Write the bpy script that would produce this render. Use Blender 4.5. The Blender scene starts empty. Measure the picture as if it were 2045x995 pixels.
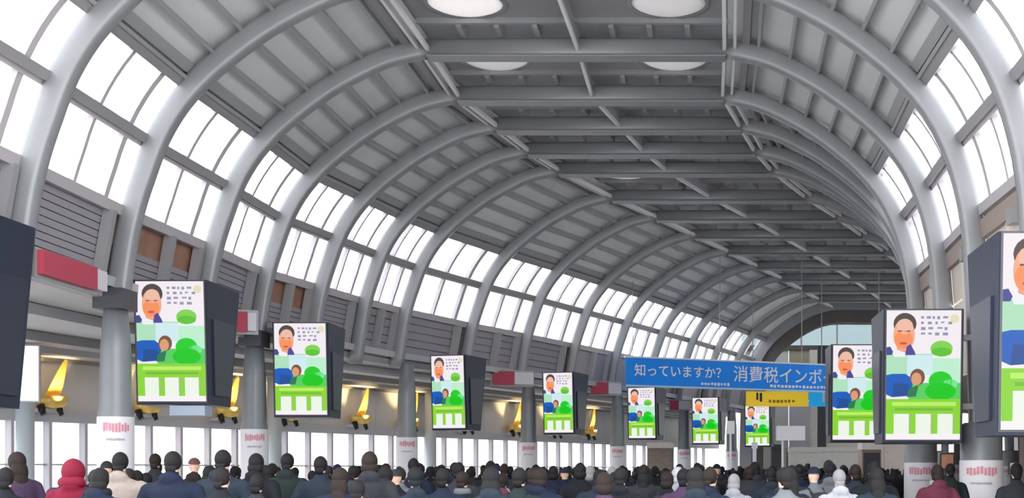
import bpy, bmesh, math, random
from mathutils import Vector, Matrix

# ------------------------------------------------------------------ camera, world, exposure
sc = bpy.context.scene
W, HH = 2045.0, 995.0
F = 2600.0                 # focal length in pixels
PX, PY = 1390.0, 940.0     # principal point (level camera, rising/shifted frame)
CZ = 1.6                   # camera height
H = 8.5                    # flat roof underside above the camera
cam_d = bpy.data.cameras.new('camera')
cam = bpy.data.objects.new('camera', cam_d)
sc.collection.objects.link(cam)
cam.location = (0, 0, CZ)
cam.rotation_euler = (math.pi / 2, 0, 0)
cam_d.sensor_width = 36.0
cam_d.sensor_fit = 'HORIZONTAL'
cam_d.lens = F / W * 36.0
cam_d.shift_x = -(PX - W / 2) / W
cam_d.shift_y = (PY - HH / 2) / W
cam_d.clip_end = 600
sc.camera = cam

world = bpy.data.worlds.new('overcast_sky')
sc.world = world
world.use_nodes = True
bg = world.node_tree.nodes['Background']
bg.inputs['Color'].default_value = (0.955, 0.97, 1.0, 1)
bg.inputs['Strength'].default_value = 5.2
sc.view_settings.view_transform = 'Standard'
sc.view_settings.look = 'None'
sc.view_settings.exposure = 0.0
sc.view_settings.gamma = 1.0
sc.view_settings.use_curve_mapping = False
sc.cycles.use_denoising = True
sc.cycles.max_bounces = 8
sc.cycles.diffuse_bounces = 8
sc.cycles.transparent_max_bounces = 12

COL = sc.collection
RNG = random.Random(7)

# ------------------------------------------------------------------ materials
MATS = {}
def mat(name, col, rough=0.6, metal=0.0, emit=0.0, noise=0.0, scale=6.0, bump=0.0, spec=0.4):
    if name in MATS:
        return MATS[name]
    m = bpy.data.materials.new(name)
    m.use_nodes = True
    nt = m.node_tree
    b = nt.nodes['Principled BSDF']
    b.inputs['Roughness'].default_value = rough
    b.inputs['Metallic'].default_value = metal
    b.inputs['Specular IOR Level'].default_value = spec
    c = (col[0], col[1], col[2], 1)
    b.inputs['Base Color'].default_value = c
    if noise > 0 or bump > 0:
        tc = nt.nodes.new('ShaderNodeTexCoord')
        n = nt.nodes.new('ShaderNodeTexNoise')
        n.inputs['Scale'].default_value = scale
        n.inputs['Detail'].default_value = 4
        nt.links.new(tc.outputs['Object'], n.inputs['Vector'])
        if noise > 0:
            r = nt.nodes.new('ShaderNodeMapRange')
            r.inputs['From Min'].default_value = 0.3
            r.inputs['From Max'].default_value = 0.7
            r.inputs['To Min'].default_value = 1 - noise
            r.inputs['To Max'].default_value = 1 + noise
            nt.links.new(n.outputs['Fac'], r.inputs['Value'])
            mx = nt.nodes.new('ShaderNodeVectorMath')
            mx.operation = 'SCALE'
            mx.inputs[0].default_value = col
            nt.links.new(r.outputs['Result'], mx.inputs['Scale'])
            nt.links.new(mx.outputs['Vector'], b.inputs['Base Color'])
        if bump > 0:
            bp = nt.nodes.new('ShaderNodeBump')
            bp.inputs['Strength'].default_value = bump
            nt.links.new(n.outputs['Fac'], bp.inputs['Height'])
            nt.links.new(bp.outputs['Normal'], b.inputs['Normal'])
    if emit > 0:
        b.inputs['Emission Color'].default_value = c
        b.inputs['Emission Strength'].default_value = emit
    MATS[name] = m
    return m

def glass_mat(name, tint, gloss=0.06):
    if name in MATS:
        return MATS[name]
    m = bpy.data.materials.new(name)
    m.use_nodes = True
    nt = m.node_tree
    nt.nodes.clear()
    out = nt.nodes.new('ShaderNodeOutputMaterial')
    mix = nt.nodes.new('ShaderNodeMixShader')
    tr = nt.nodes.new('ShaderNodeBsdfTransparent')
    gl = nt.nodes.new('ShaderNodeBsdfGlossy')
    tr.inputs['Color'].default_value = (*tint, 1)
    gl.inputs['Roughness'].default_value = 0.05
    mix.inputs['Fac'].default_value = gloss
    nt.links.new(tr.outputs[0], mix.inputs[1])
    nt.links.new(gl.outputs[0], mix.inputs[2])
    nt.links.new(mix.outputs[0], out.inputs['Surface'])
    MATS[name] = m
    return m

def s2l(r, g, b):
    f = lambda c: (c / 255 / 12.92) if c / 255 <= 0.04045 else ((c / 255 + 0.055) / 1.055) ** 2.4
    return (f(r), f(g), f(b))

M_RIB = mat('satin_grey_steel', (0.275, 0.28, 0.29), 0.42, 0.2, noise=0.05, scale=1.5)
M_PANEL = mat('pale_grey_roof_panel', (0.66, 0.675, 0.675), 0.6, 0.0, noise=0.05, scale=0.8)
M_DECK = mat('dark_grey_roof_deck', (0.34, 0.345, 0.36), 0.6, 0.0, noise=0.08, scale=1.2)
M_PURLIN = mat('grey_purlin_steel', (0.36, 0.365, 0.37), 0.5, 0.1)
M_FIN = mat('light_grey_fin', (0.78, 0.785, 0.80), 0.45, 0.0)
M_MULL = mat('grey_window_frame', (0.50, 0.47, 0.49), 0.5, 0.1)
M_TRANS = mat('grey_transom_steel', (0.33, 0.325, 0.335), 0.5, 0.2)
M_LOUV = mat('mauve_grey_louver', (0.33, 0.315, 0.345), 0.55, 0.1)
M_LOUVD = mat('dark_louver_backing', (0.28, 0.265, 0.295), 0.7)
M_BROWN = mat('brown_panel', (0.36, 0.19, 0.13), 0.6, noise=0.15, scale=3)
M_BEAM = mat('light_grey_beam', (0.47, 0.475, 0.50), 0.5)
M_AISLE = mat('aisle_ceiling_grey', (0.58, 0.57, 0.56), 0.7, noise=0.06, scale=1)
M_WALL = mat('painted_grey_wall', (0.62, 0.62, 0.62), 0.7, noise=0.05, scale=0.7)
M_BEIGE = mat('beige_wall_panel', (0.74, 0.68, 0.61), 0.65, noise=0.06, scale=1.2)
M_COL = mat('silver_column_cladding', (0.22, 0.235, 0.25), 0.42, 0.25, noise=0.05, scale=2)
M_WRAP = mat('white_poster_wrap', (0.74, 0.73, 0.76), 0.6)
M_RED = mat('red_print', (0.42, 0.05, 0.09), 0.6)
M_REDP = mat('faded_red_print', (0.64, 0.26, 0.32), 0.6)
M_GREYP = mat('grey_print', (0.36, 0.37, 0.42), 0.6)
M_DARK = mat('dark_slate_housing', (0.014, 0.020, 0.042), 0.5, 0.0, spec=0.35)
M_DARKT = mat('charcoal_metal', (0.06, 0.062, 0.072), 0.5, 0.2)
M_BLACK = mat('black_metal', (0.02, 0.02, 0.02), 0.5, 0.2)
M_GOLD = mat('brushed_gold', (0.90, 0.62, 0.16), 0.4, 0.35, noise=0.1, scale=8)
M_FLOOR = mat('grey_stone_floor', (0.50, 0.49, 0.48), 0.35, noise=0.08, scale=2)
M_GLASS = glass_mat('clear_window_glass', (0.96, 0.96, 0.97), 0.05)
M_FROST = glass_mat('pale_frosted_glass', (0.88, 0.90, 0.93), 0.08)
M_AQUA = mat('aqua_glass_sheet', (0.60, 0.72, 0.72), 0.3, 0.0, noise=0.04, scale=0.6)
M_PORTAL = mat('dark_bronze_portal', (0.11, 0.10, 0.095), 0.5, 0.2, noise=0.1, scale=1)
M_BLUE = mat('blue_banner_cloth', (0.002, 0.27, 0.95), 0.6, noise=0.05, scale=1.0)
M_WHITEP = mat('white_print', (0.86, 0.88, 0.93), 0.6)
M_YEL = mat('yellow_sign', s2l(214, 180, 40), 0.5, emit=0.55)
M_CYAN = mat('cyan_sign', s2l(30, 150, 205), 0.5, emit=0.55)
M_WHITEB = mat('white_board', (0.93, 0.93, 0.95), 0.5)
M_CREAM = mat('cream_counter', (0.70, 0.69, 0.64), 0.6, noise=0.04)
M_SKY1 = mat('lit_dome_bright', (0.95, 0.90, 0.90), 0.4, emit=0.55)
M_SKY2 = mat('lit_dome_dim', (0.90, 0.88, 0.89), 0.4, emit=0.22)
M_CREAMLIT = mat('backlit_cream_poster', (0.95, 0.92, 0.86), 0.5, emit=0.75)

# ------------------------------------------------------------------ object helpers
def link(o, parent=None):
    COL.objects.link(o)
    if parent is not None:
        o.parent = parent
    return o

def mesh_obj(name, verts, faces, m, parent=None, smooth=False):
    me = bpy.data.meshes.new(name)
    me.from_pydata([tuple(v) for v in verts], [], faces)
    me.update()
    if smooth:
        me.polygons.foreach_set('use_smooth', [True] * len(me.polygons))
    if m is not None:
        for mm in (m if isinstance(m, (list, tuple)) else [m]):
            me.materials.append(mm)
    return link(bpy.data.objects.new(name, me), parent)

def empty(name, loc=(0, 0, 0)):
    o = bpy.data.objects.new(name, None)
    o.location = loc
    o.empty_display_size = 0.2
    return link(o)

def tag(o, label, cat=None, group=None, kind=None):
    o['label'] = label
    if cat:
        o['category'] = cat
    if group:
        o['group'] = group
    if kind:
        o['kind'] = kind
    return o

HEXF = [(0, 3, 2, 1), (4, 5, 6, 7), (0, 1, 5, 4), (1, 2, 6, 5), (2, 3, 7, 6), (3, 0, 4, 7)]
def hexa(name, v8, m, parent=None):
    me_o = mesh_obj(name, v8, HEXF, m, parent)
    bm = bmesh.new()
    bm.from_mesh(me_o.data)
    bmesh.ops.recalc_face_normals(bm, faces=bm.faces)
    bm.to_mesh(me_o.data)
    bm.free()
    return me_o

def box(name, x0, x1, y0, y1, z0, z1, m, parent=None):
    return hexa(name, [(x0, y0, z0), (x1, y0, z0), (x1, y1, z0), (x0, y1, z0),
                       (x0, y0, z1), (x1, y0, z1), (x1, y1, z1), (x0, y1, z1)], m, parent)

def loft(rings, closed=True, cap=True):
    """rings: list of equal-length point lists -> verts, faces"""
    n = len(rings[0])
    v = [p for r in rings for p in r]
    f = []
    for k in range(len(rings) - 1):
        for j in range(n if closed else n - 1):
            a, b = k * n + j, k * n + (j + 1) % n
            f.append((a, b, b + n, a + n))
    if cap and closed:
        f.append(tuple(reversed(range(n))))
        f.append(tuple(range((len(rings) - 1) * n, len(rings) * n)))
    return v, f

def tube(name, pts, rad, m, parent=None, n=8):
    """round bar along a polyline; rad a number or list"""
    rings = []
    pts = [Vector(p) for p in pts]
    for i, p in enumerate(pts):
        t = (pts[min(i + 1, len(pts) - 1)] - pts[max(i - 1, 0)]).normalized()
        up = Vector((0, 0, 1)) if abs(t.z) < 0.9 else Vector((1, 0, 0))
        a = t.cross(up).normalized()
        b = t.cross(a).normalized()
        r = rad[i] if isinstance(rad, (list, tuple)) else rad
        rings.append([p + a * (r * math.cos(2 * math.pi * k / n)) + b * (r * math.sin(2 * math.pi * k / n)) for k in range(n)])
    v, f = loft(rings)
    return mesh_obj(name, v, f, m, parent, smooth=True)

def world_pt(x, y, d):
    return Vector(((x - PX) * d / F, d, CZ + (PY - y) * d / F))

# ------------------------------------------------------------------ hall layout
# roof ribs: (flat underside height in px above horizon, centre px) -> depth, centre X
RIBS = {-2: (1790, 873), -1: (1391, 988), 0: (1133, 1062), 1: (955, 1104), 2: (825, 1152), 3: (735, 1180), 4: (676, 1236), 5: (628, 1282),
        6: (590, 1329), 7: (537, 1416), 8: (498, 1491), 9: (462, 1555), 10: (431, 1610), 11: (402, 1657),
        12: (378, 1697), 13: (356, 1729), 14: (337, 1756), 15: (320, 1779)}
RD = {i: F * H / s for i, (s, c) in RIBS.items()}
RX = {i: (c - PX) / s * H for i, (s, c) in RIBS.items()}
FIRST, LAST = -2, 15

CTRL = [(0, 1), (0.18, 1), (0.34, 1.0), (0.42, 0.987), (0.483, 0.966), (0.589, 0.909), (0.69, 0.833), (0.754, 0.768),
        (0.796, 0.705), (0.824, 0.64), (0.842, 0.576), (0.853, 0.517), (0.860, 0.444), (0.866, 0.30), (0.872, 0.0), (0.876, -0.1882)]
def catmull(pts, n=6):
    out = []
    for i in range(len(pts) - 1):
        p0, p1, p2, p3 = pts[max(i - 1, 0)], pts[i], pts[i + 1], pts[min(i + 2, len(pts) - 1)]
        for k in range(n):
            t = k / n
            out.append(tuple(0.5 * ((2 * p1[a]) + (-p0[a] + p2[a]) * t + (2 * p0[a] - 5 * p1[a] + 4 * p2[a] - p3[a]) * t * t
                                    + (-p0[a] + 3 * p1[a] - 3 * p2[a] + p3[a]) * t ** 3) for a in (0, 1)))
    out.append(pts[-1])
    return out
PR = catmull(CTRL)
PN, PS = [], [0.0]
for i in range(len(PR)):
    a, b = PR[max(i - 1, 0)], PR[min(i + 1, len(PR) - 1)]
    tx, tz = b[0] - a[0], b[1] - a[1]
    l = math.hypot(tx, tz)
    PN.append((-tz / l, tx / l))
    if i:
        PS.append(PS[-1] + math.hypot(PR[i][0] - PR[i - 1][0], PR[i][1] - PR[i - 1][1]))
PN[0] = (0, 1)
def prof(s, o):
    """point of the roof profile at arc length s from the crown, offset o outward (units of H)"""
    s = max(0.0, min(s, PS[-1]))
    k = 0
    while k < len(PS) - 2 and PS[k + 1] < s:
        k += 1
    t = (s - PS[k]) / (PS[k + 1] - PS[k])
    x = PR[k][0] + (PR[k + 1][0] - PR[k][0]) * t
    z = PR[k][1] + (PR[k + 1][1] - PR[k][1]) * t
    nx = PN[k][0] + (PN[k + 1][0] - PN[k][0]) * t
    nz = PN[k][1] + (PN[k + 1][1] - PN[k][1]) * t
    return x + nx * o, z + nz * o
def s_at_z(z):
    for k in range(len(PS) - 1):
        if PR[k][1] >= z >= PR[k + 1][1] and PR[k][1] != PR[k + 1][1]:
            return PS[k] + (PR[k][1] - z) / (PR[k][1] - PR[k + 1][1]) * (PS[k + 1] - PS[k])
    return PS[-1]
S_FLAT = 0.36
S_TOP, S_TR, S_SILL, S_LOUV, S_EAVE = s_at_z(0.775), s_at_z(0.672), s_at_z(0.545), s_at_z(0.40), s_at_z(0.36)

def lean(side, z):
    """the left row of columns leans outward a little towards the floor"""
    return max(0.0, min(0.62 - z, 0.35)) * 0.09 if side < 0 else 0.0
def rp(i, side, s, o, t=0.0):
    """world point in bay i..i+1 at fraction t, roof side (+1/-1), arc s, offset o"""
    x, z = prof(s, o)
    x += lean(side, z)
    d, cx = RD[i], RX[i]
    if t:
        d += (RD[i + 1] - RD[i]) * t
        cx += (RX[i + 1] - RX[i]) * t
    return Vector((cx + side * H * x, d, CZ + H * z))

def cell(name, i, side, s0, s1, o0, o1, t0, t1, m, parent):
    v = [rp(i, side, s0, o0, t0), rp(i, side, s1, o0, t0), rp(i, side, s1, o0, t1), rp(i, side, s0, o0, t1),
         rp(i, side, s0, o1, t0), rp(i, side, s1, o1, t0), rp(i, side, s1, o1, t1), rp(i, side, s0, o1, t1)]
    return hexa(name, v, m, parent)

# ------------------------------------------------------------------ floor
floor = empty('floor')
tag(floor, 'grey stone concourse floor under the crowd', 'floor', kind='structure')
box('floor_slab', -32, 26, -12, 92, -0.2, 0.0, M_FLOOR, floor)

# ------------------------------------------------------------------ arch ribs and columns
FOOT_L = {1, 3, 6, 8, 10, 12, 14, -1}
FOOT_R = {1, 3, 5, 7, 9, 11, 13, 15, -1}
ORD = {-2: 'above the camera', -1: 'just above the camera'}
def rib_label(i):
    if i in ORD:
        return 'grey steel roof arch rib %s, outside the top of the photo' % ORD[i]
    words = ['first', 'second', 'third', 'fourth', 'fifth', 'sixth', 'seventh', 'eighth', 'ninth', 'tenth', 'eleventh', 'twelfth',
             'thirteenth', 'fourteenth', 'fifteenth', 'sixteenth']
    return 'grey steel roof arch rib, %s one counted from the left edge of the photo' % words[i]
SEC = []
for k in range(14):
    a = 2 * math.pi * k / 14
    ca, sa = math.cos(a), math.sin(a)
    e = 0.42
    SEC.append((math.copysign(abs(ca) ** e, ca), math.copysign(abs(sa) ** e, sa)))
RIBOBJ = {}
def make_rib(i):
    root = empty('arch_rib', (RX[i], RD[i], 0))
    tag(root, rib_label(i), 'arch rib', 'roof arch ribs along the concourse', 'structure')
    def station(side, s):
        ring = []
        for (u, w) in SEC:
            o = 0.022 + 0.022 * u
            x, z = prof(s, o)
            x += lean(side, z)
            ring.append((side * H * x, 0.155 * w, CZ + H * z))
        return ring
    zl = 0.35 if i in FOOT_L else (0.34 if i == 5 else 0.40)
    zr = -0.15 if i in FOOT_R else 0.36
    sl, sr = s_at_z(zl), s_at_z(zr)
    n = 34
    if i == LAST:
        n = 24
    stl = [sl + (S_FLAT - sl) * (k / n) for k in range(n + 1)]
    str_ = [S_FLAT + (sr - S_FLAT) * (k / n) for k in range(n + 1)]
    v, f = loft([station(-1, s) for s in stl])
    mesh_obj('curved_arm', v, f, M_RIB, root, True)
    v, f = loft([station(1, s) for s in str_])
    mesh_obj('curved_arm', v, f, M_RIB, root, True)
    v, f = loft([station(-1, S_FLAT), station(-1, 0.02), station(1, 0.02), station(1, S_FLAT)])
    mesh_obj('crown_beam', v, f, M_RIB, root, True)
    # lower flange plate under the crown beam
    box('flange', -S_FLAT * H, S_FLAT * H, -0.20, 0.20, CZ + H - 0.03, CZ + H + 0.0, M_RIB, root)
    for side, foot, rad in ((-1, FOOT_L, 0.30), (1, FOOT_R, 0.375)):
        if i not in foot or i < 0:
            continue
        x = -H * (0.914 if i <= 3 else 0.875) if side < 0 else H * 0.896
        ztop = CZ + 0.10 * H if side > 0 else CZ + 0.36 * H
        segs = 20
        ring = lambda r, z: [(x + r * math.cos(2 * math.pi * k / segs), r * math.sin(2 * math.pi * k / segs), z) for k in range(segs)]
        v, f = loft([ring(rad, 0), ring(rad, 2.6), ring(rad * 0.9, 2.75), ring(rad * 0.86, ztop - 0.9), ring(rad * 0.62, ztop)] if side < 0 else [ring(rad, 0), ring(rad, 1.0), ring(rad, ztop - 0.05), ring(rad * 0.8, ztop)])
        c = mesh_obj('column', v, f, M_COL, root, True)
        ztw = 2.55 if side < 0 else 1.78
        v, f = loft([ring(rad + 0.012, 0.4), ring(rad + 0.012, ztw)], cap=False)
        mesh_obj('poster_wrap', v, f, M_WRAP, c, True)
        # rows of red and grey lettering strokes round the wrap (too small to read in the photo)
        vv, ff = [], []
        def strokes(z0, z1, a0, a1, cnt):
            for q in range(cnt):
                b0 = a0 + (a1 - a0) * q / cnt
                b1 = b0 + (a1 - a0) / cnt * 0.72
                zz0 = z0 + (z1 - z0) * RNG.uniform(0, 0.25)
                zz1 = z1 - (z1 - z0) * RNG.uniform(0, 0.25)
                base = len(vv)
                rr = rad + 0.017
                for (aa, zz) in ((b0, zz0), (b1, zz0), (b1, zz1), (b0, zz1)):
                    vv.append((x + rr * math.cos(aa), rr * math.sin(aa), zz))
                ff.append((base, base + 1, base + 2, base + 3))
        fa = math.atan2(-RD[i], -(RX[i] + x))
        strokes(ztw - 0.28, ztw - 0.10, fa - 0.7, fa + 0.8, 9)
        o = mesh_obj('red_lettering', vv, ff, M_REDP, c)
        vv, ff = [], []
        strokes(ztw - 0.43, ztw - 0.38, fa - 0.5, fa + 0.5, 12)
        mesh_obj('grey_lettering', vv, ff, M_GREYP, c)
        if side < 0 and i in (1, 3):
            z0 = CZ + 0.335 * H
            box('clamp_box', x - 0.26, x + 0.26, -0.34, 0.30, z0, z0 + 0.36, M_DARKT, root)
    RIBOBJ[i] = root
for i in range(FIRST, LAST):
    make_rib(i)

# ------------------------------------------------------------------ roof: panels, purlins, deck, domes
ceiling = empty('ceiling')
tag(ceiling, 'vaulted roof of pale grey panels between the arch ribs', 'ceiling', kind='structure')
NP = 6
O_P0, O_P1 = 0.056, 0.062
for i in range(FIRST, LAST):
    far = i >= 11
    for side in (-1, 1):
        smax = S_TOP - 0.022
        step = (smax - S_FLAT) / NP
        for k in range(NP):
            a, b = S_FLAT + k * step, S_FLAT + (k + 1) * step
            # each panel is set down a little between its purlins and ribs
            cell('roof_panel', i, side, a, b, O_P0, O_P1, 0.0, 1.0, M_PANEL, ceiling)
            if i <= 12:
                cell('purlin', i, side, b - 0.004, b + 0.003, 0.036, O_P0 + 0.001, 0.02, 0.98, M_PURLIN, ceiling)
        # stepped gutter trim along the window head
        cell('gutter_trim', i, side, S_TOP - 0.050, S_TOP - 0.030, 0.044, O_P0 + 0.001, 0.01, 0.99, M_PURLIN, ceiling)
        cell('window_head_beam', i, side, S_TOP - 0.022, S_TOP, 0.040, O_P1, 0.0, 1.0, M_TRANS, ceiling)
        # deep fins bounding the flat crown
        cell('crown_fin', i, side, S_FLAT - 0.008, S_FLAT + 0.000, 0.012, 0.024, 0.02, 0.98, M_FIN, ceiling)
        cell('crown_fin', i, side, S_FLAT + 0.016, S_FLAT + 0.022, 0.020, 0.032, 0.02, 0.98, M_FIN, ceiling)
        cell('crown_gap_strip', i, side, S_FLAT + 0.034, S_FLAT + 0.050, 0.036, O_P0, 0.02, 0.98, M_TRANS, ceiling)  # dark strip stands in for the dark gap beside the fins
        # raised flat deck with purlins
        for k in range(4):
            a, b = S_FLAT * k / 4, S_FLAT * (k + 1) / 4
            cell('deck_panel', i, side, a, b, 0.062, 0.068, 0.0, 1.0, M_DECK, ceiling)
            if k and i <= 12:
                cell('deck_purlin', i, side, a - 0.006, a + 0.006, 0.044, 0.063, 0.80, 0.985, M_DECK, ceiling)
        cell('deck_upstand', i, side, S_FLAT, S_FLAT + 0.008, O_P0, 0.068, 0.0, 1.0, M_DECK, ceiling)
        if i <= 12:
            cell('cross_beam', i, side, 0.0, S_FLAT, 0.050, 0.063, 0.76, 0.79, M_DECK, ceiling)
    cell('centre_fin', i, 1, 0.0, 0.007, 0.010, 0.022, 0.02, 0.98, M_FIN, ceiling)
    cell('centre_web', i, 1, 0.002, 0.005, 0.021, 0.063, 0.02, 0.98, M_DECK, ceiling)

ORDB = {0: 'first', 1: 'nearest', 2: 'second', 6: 'sixth bay', 7: 'seventh bay', 8: 'eighth bay', 9: 'ninth bay'}
def dome(i, side, m, label, t=0.55, rad=0.72):
    c = rp(i, side, 0.232, 0.0615, t)
    root = empty('ceiling_dome_light', c)
    tag(root, label, 'ceiling light', 'round dome lights in the flat crown of the roof')
    seg = 28
    ring = lambda r, z: [(r * math.cos(2 * math.pi * k / seg), r * math.sin(2 * math.pi * k / seg), z) for k in range(seg)]
    v, f = loft([ring(rad * 0.15, -0.13), ring(rad * 0.55, -0.10), ring(rad * 0.85, -0.05), ring(rad, 0.0)])
    mesh_obj('diffuser', v, f, m, root, True)
    v, f = loft([ring(rad, -0.015), ring(rad + 0.09, -0.03), ring(rad + 0.10, 0.06), ring(rad, 0.06)], cap=False)
    mesh_obj('rim', v, f, M_PURLIN, root, True)
dome(1, -1, M_SKY1, 'brightest round dome light at the top, left of the centre fin')
dome(1, 1, M_SKY2, 'round dome light at the top, right of the centre fin')
dome(2, -1, M_SKY2, 'round dome light behind the third arch rib, left of the centre fin')
dome(2, 1, M_SKY2, 'round dome light behind the third arch rib, right of the centre fin')
dome(6, -1, M_SKY2, 'small round dome light in the far roof, nearest of the far three')
dome(7, -1, M_SKY2, 'small round dome light in the far roof, middle of the far three')
dome(8, -1, M_SKY2, 'small round dome light in the far roof, last of the far three')
dome(9, 1, M_SKY2, 'faint round dome light in the far roof near the right-hand columns')

# ------------------------------------------------------------------ windows
wn = 0
for side in (-1, 1):
    for i in range(FIRST, LAST):
        if i == -2 and side < 0:
            pass
        wn += 1
        root = empty('window_%d' % wn, rp(i, side, S_SILL, 0.05, 0.5))
        where = 'left' if side < 0 else 'right'
        tag(root, 'curved two-row ribbon window on the %s side, bay %d from the camera' % (where, i + 3), 'window',
            'ribbon windows along the %s side' % where, 'structure')
        mw = root.matrix_world
        inv = Vector(root.location)
        def wcell(name, s0, s1, o0, o1, t0, t1, m, parent=root, inv=inv):
            v = [rp(i, side, s0, o0, t0), rp(i, side, s1, o0, t0), rp(i, side, s1, o0, t1), rp(i, side, s0, o0, t1),
                 rp(i, side, s0, o1, t0), rp(i, side, s1, o1, t0), rp(i, side, s1, o1, t1), rp(i, side, s0, o1, t1)]
            return hexa(name, [p - inv for p in v], m, parent)
        cols = [0.0, 0.16, 0.49, 0.82, 1.0]
        for (a, b) in ((S_TOP, S_TR - 0.012), (S_TR + 0.012, S_SILL)):
            mid = (a + b) / 2
            for c0, c1 in zip(cols[:-1], cols[1:]):
                rings = []
                for q in range(5):
                    ss = a + (b - a) * q / 4
                    rings.append([rp(i, side, ss, oo, tt) - inv for oo, tt in ((0.0535, c0), (0.0535, c1), (0.0545, c1), (0.0545, c0))])
                vv_, ff_ = loft(rings)
                mesh_obj('pane', vv_, ff_, M_GLASS, root)
            for ci, c in enumerate(cols[1:-1]):
                wd = 0.014 if ci == 1 else 0.022
                rings = []
                for q in range(5):
                    ss = a + (b - a) * q / 4
                    rings.append([rp(i, side, ss, oo, tt) - inv for oo, tt in ((0.048, c - wd), (0.048, c + wd), (0.060, c + wd), (0.060, c - wd))])
                vv_, ff_ = loft(rings)
                mesh_obj('mullion', vv_, ff_, M_MULL, root)
        wcell('transom', S_TR - 0.013, S_TR + 0.004, 0.034, 0.066, 0.0, 1.0, M_TRANS)
        wcell('transom', S_TR + 0.004, S_TR + 0.013, 0.044, 0.066, 0.0, 1.0, M_MULL)
        wcell('sill', S_SILL, S_SILL + 0.020, 0.036, 0.066, 0.0, 1.0, M_MULL)

# ------------------------------------------------------------------ left wall below the windows
wall_left = empty('wall_left')
tag(wall_left, 'mauve-grey louvered wall band below the left ribbon windows', 'wall', kind='structure')
for i in range(-1, LAST):
    cell('louver_backing', i, -1, S_SILL + 0.018, S_LOUV, 0.060, 0.064, 0.0, 1.0, M_BROWN if i in (1, 3) else M_LOUVD, wall_left)
    ns = 9 if i <= 4 else (5 if i <= 8 else 0)
    span = S_LOUV - S_SILL - 0.02
    for k in range(ns):
        if i in (1, 3) and k < 4:
            continue
        a = S_SILL + 0.02 + span * (k + 0.05) / ns
        b = S_SILL + 0.02 + span * (k + 0.92) / ns
        cell('louver_slat', i, -1, a, b, 0.052, 0.058, 0.02, 0.98, M_LOUV, wall_left)
    if ns == 0:
        cell('louver_panel', i, -1, S_SILL + 0.022, S_LOUV - 0.003, 0.048, 0.056, 0.03, 0.97, M_LOUV, wall_left)
    for t in ((0.55, 0.92) if i % 2 else (0.86,)):
        cell('post', i, -1, S_SILL + 0.018, S_LOUV, 0.030, 0.052, t - 0.022, t + 0.022, M_TRANS, wall_left)
    cell('eave_beam', i, -1, S_LOUV, S_LOUV + 0.020, 0.024, 0.070, 0.0, 1.0, M_BEAM, wall_left)
    cell('eave_beam', i, -1, S_LOUV + 0.026, S_LOUV + 0.044, 0.040, 0.075, 0.0, 1.0, M_TRANS, wall_left)

# side aisle: outer wall line X = WX0 + WK * Y
WX0, WK = -28.6, 0.427
def wallx(y, off=0.0):
    return WX0 + WK * y + off
def wallbox(name, y0, y1, z0, z1, o0, o1, m, parent):
    v = [(wallx(y0, o0), y0, z0), (wallx(y0, o1), y0, z0), (wallx(y1, o1), y1, z0), (wallx(y1, o0), y1, z0),
         (wallx(y0, o0), y0, z1), (wallx(y0, o1), y0, z1), (wallx(y1, o1), y1, z1), (wallx(y1, o0), y1, z1)]
    return hexa(name, v, m, parent)
aisle = empty('ceiling_aisle')
tag(aisle, 'low grey ceiling of the left side aisle behind the columns', 'ceiling', kind='structure')
for i in range(-1, LAST):
    a0, a1 = rp(i, -1, S_EAVE, 0.05), rp(i + 1, -1, S_EAVE, 0.05)
    zo = 4.42
    v = [a0, (wallx(a0.y, -0.2), a0.y, zo), (wallx(a1.y, -0.2), a1.y, zo), a1]
    v = [Vector(p) for p in v]
    v8 = v + [p + Vector((0, 0, 0.18)) for p in v]
    hexa('ceiling_panel', v8, M_AISLE, aisle)
    for fr, wd, m in ((0.22, 0.05, M_BEAM), (0.55, 0.04, M_TRANS), (0.8, 0.05, M_BEAM)):
        q = []
        for zz in (-0.22, -0.02):
            for (A, B, ff) in ((v[0], v[1], fr - wd), (v[0], v[1], fr + wd), (v[3], v[2], fr + wd), (v[3], v[2], fr - wd)):
                q.append(A + (B - A) * ff + Vector((0, 0, zz)))
        hexa('ceiling_beam', q, m, aisle)

wall_aisle = empty('wall_aisle')
tag(wall_aisle, 'grey outer wall of the left aisle above the low glass band', 'wall', kind='structure')
ys = [21.5 + k * 3.0 for k in range(17)]
for y0, y1 in zip(ys[:-1], ys[1:]):
    wallbox('wall_panel', y0 + 0.012, y1 - 0.012, 3.02, 4.6, -0.22, 0.0, M_WALL, wall_aisle)
    wallbox('lintel', y0, y1, 2.75, 3.02, -0.25, 0.16, M_BEAM, wall_aisle)
    wallbox('dark_rail', y0, y1, 4.18, 4.26, 0.0, 0.08, M_TRANS, wall_aisle)
wallbox('plinth', ys[0], ys[-1], 0.0, 0.35, -0.2, 0.05, M_TRANS, wall_aisle)
glz = empty('window_%d' % (wn + 1))
tag(glz, 'low glass band with slim grey mullions below the grey aisle wall', 'window', kind='structure')
y = ys[0]
k = 0
while y < ys[-1] - 0.5:
    w = 0.95
    wallbox('pane', y + 0.03, y + w - 0.03, 0.35, 2.75, -0.10, -0.09, M_FROST if k % 7 in (2, 3) else M_GLASS, glz)
    wallbox('mullion', y - 0.04, y + 0.04, 0.35, 2.75, -0.15, 0.0, M_MULL, glz)
    y += w
    k += 1
wallbox('rail', ys[0], ys[-1], 1.72, 1.76, -0.13, -0.05, M_MULL, glz)
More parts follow.
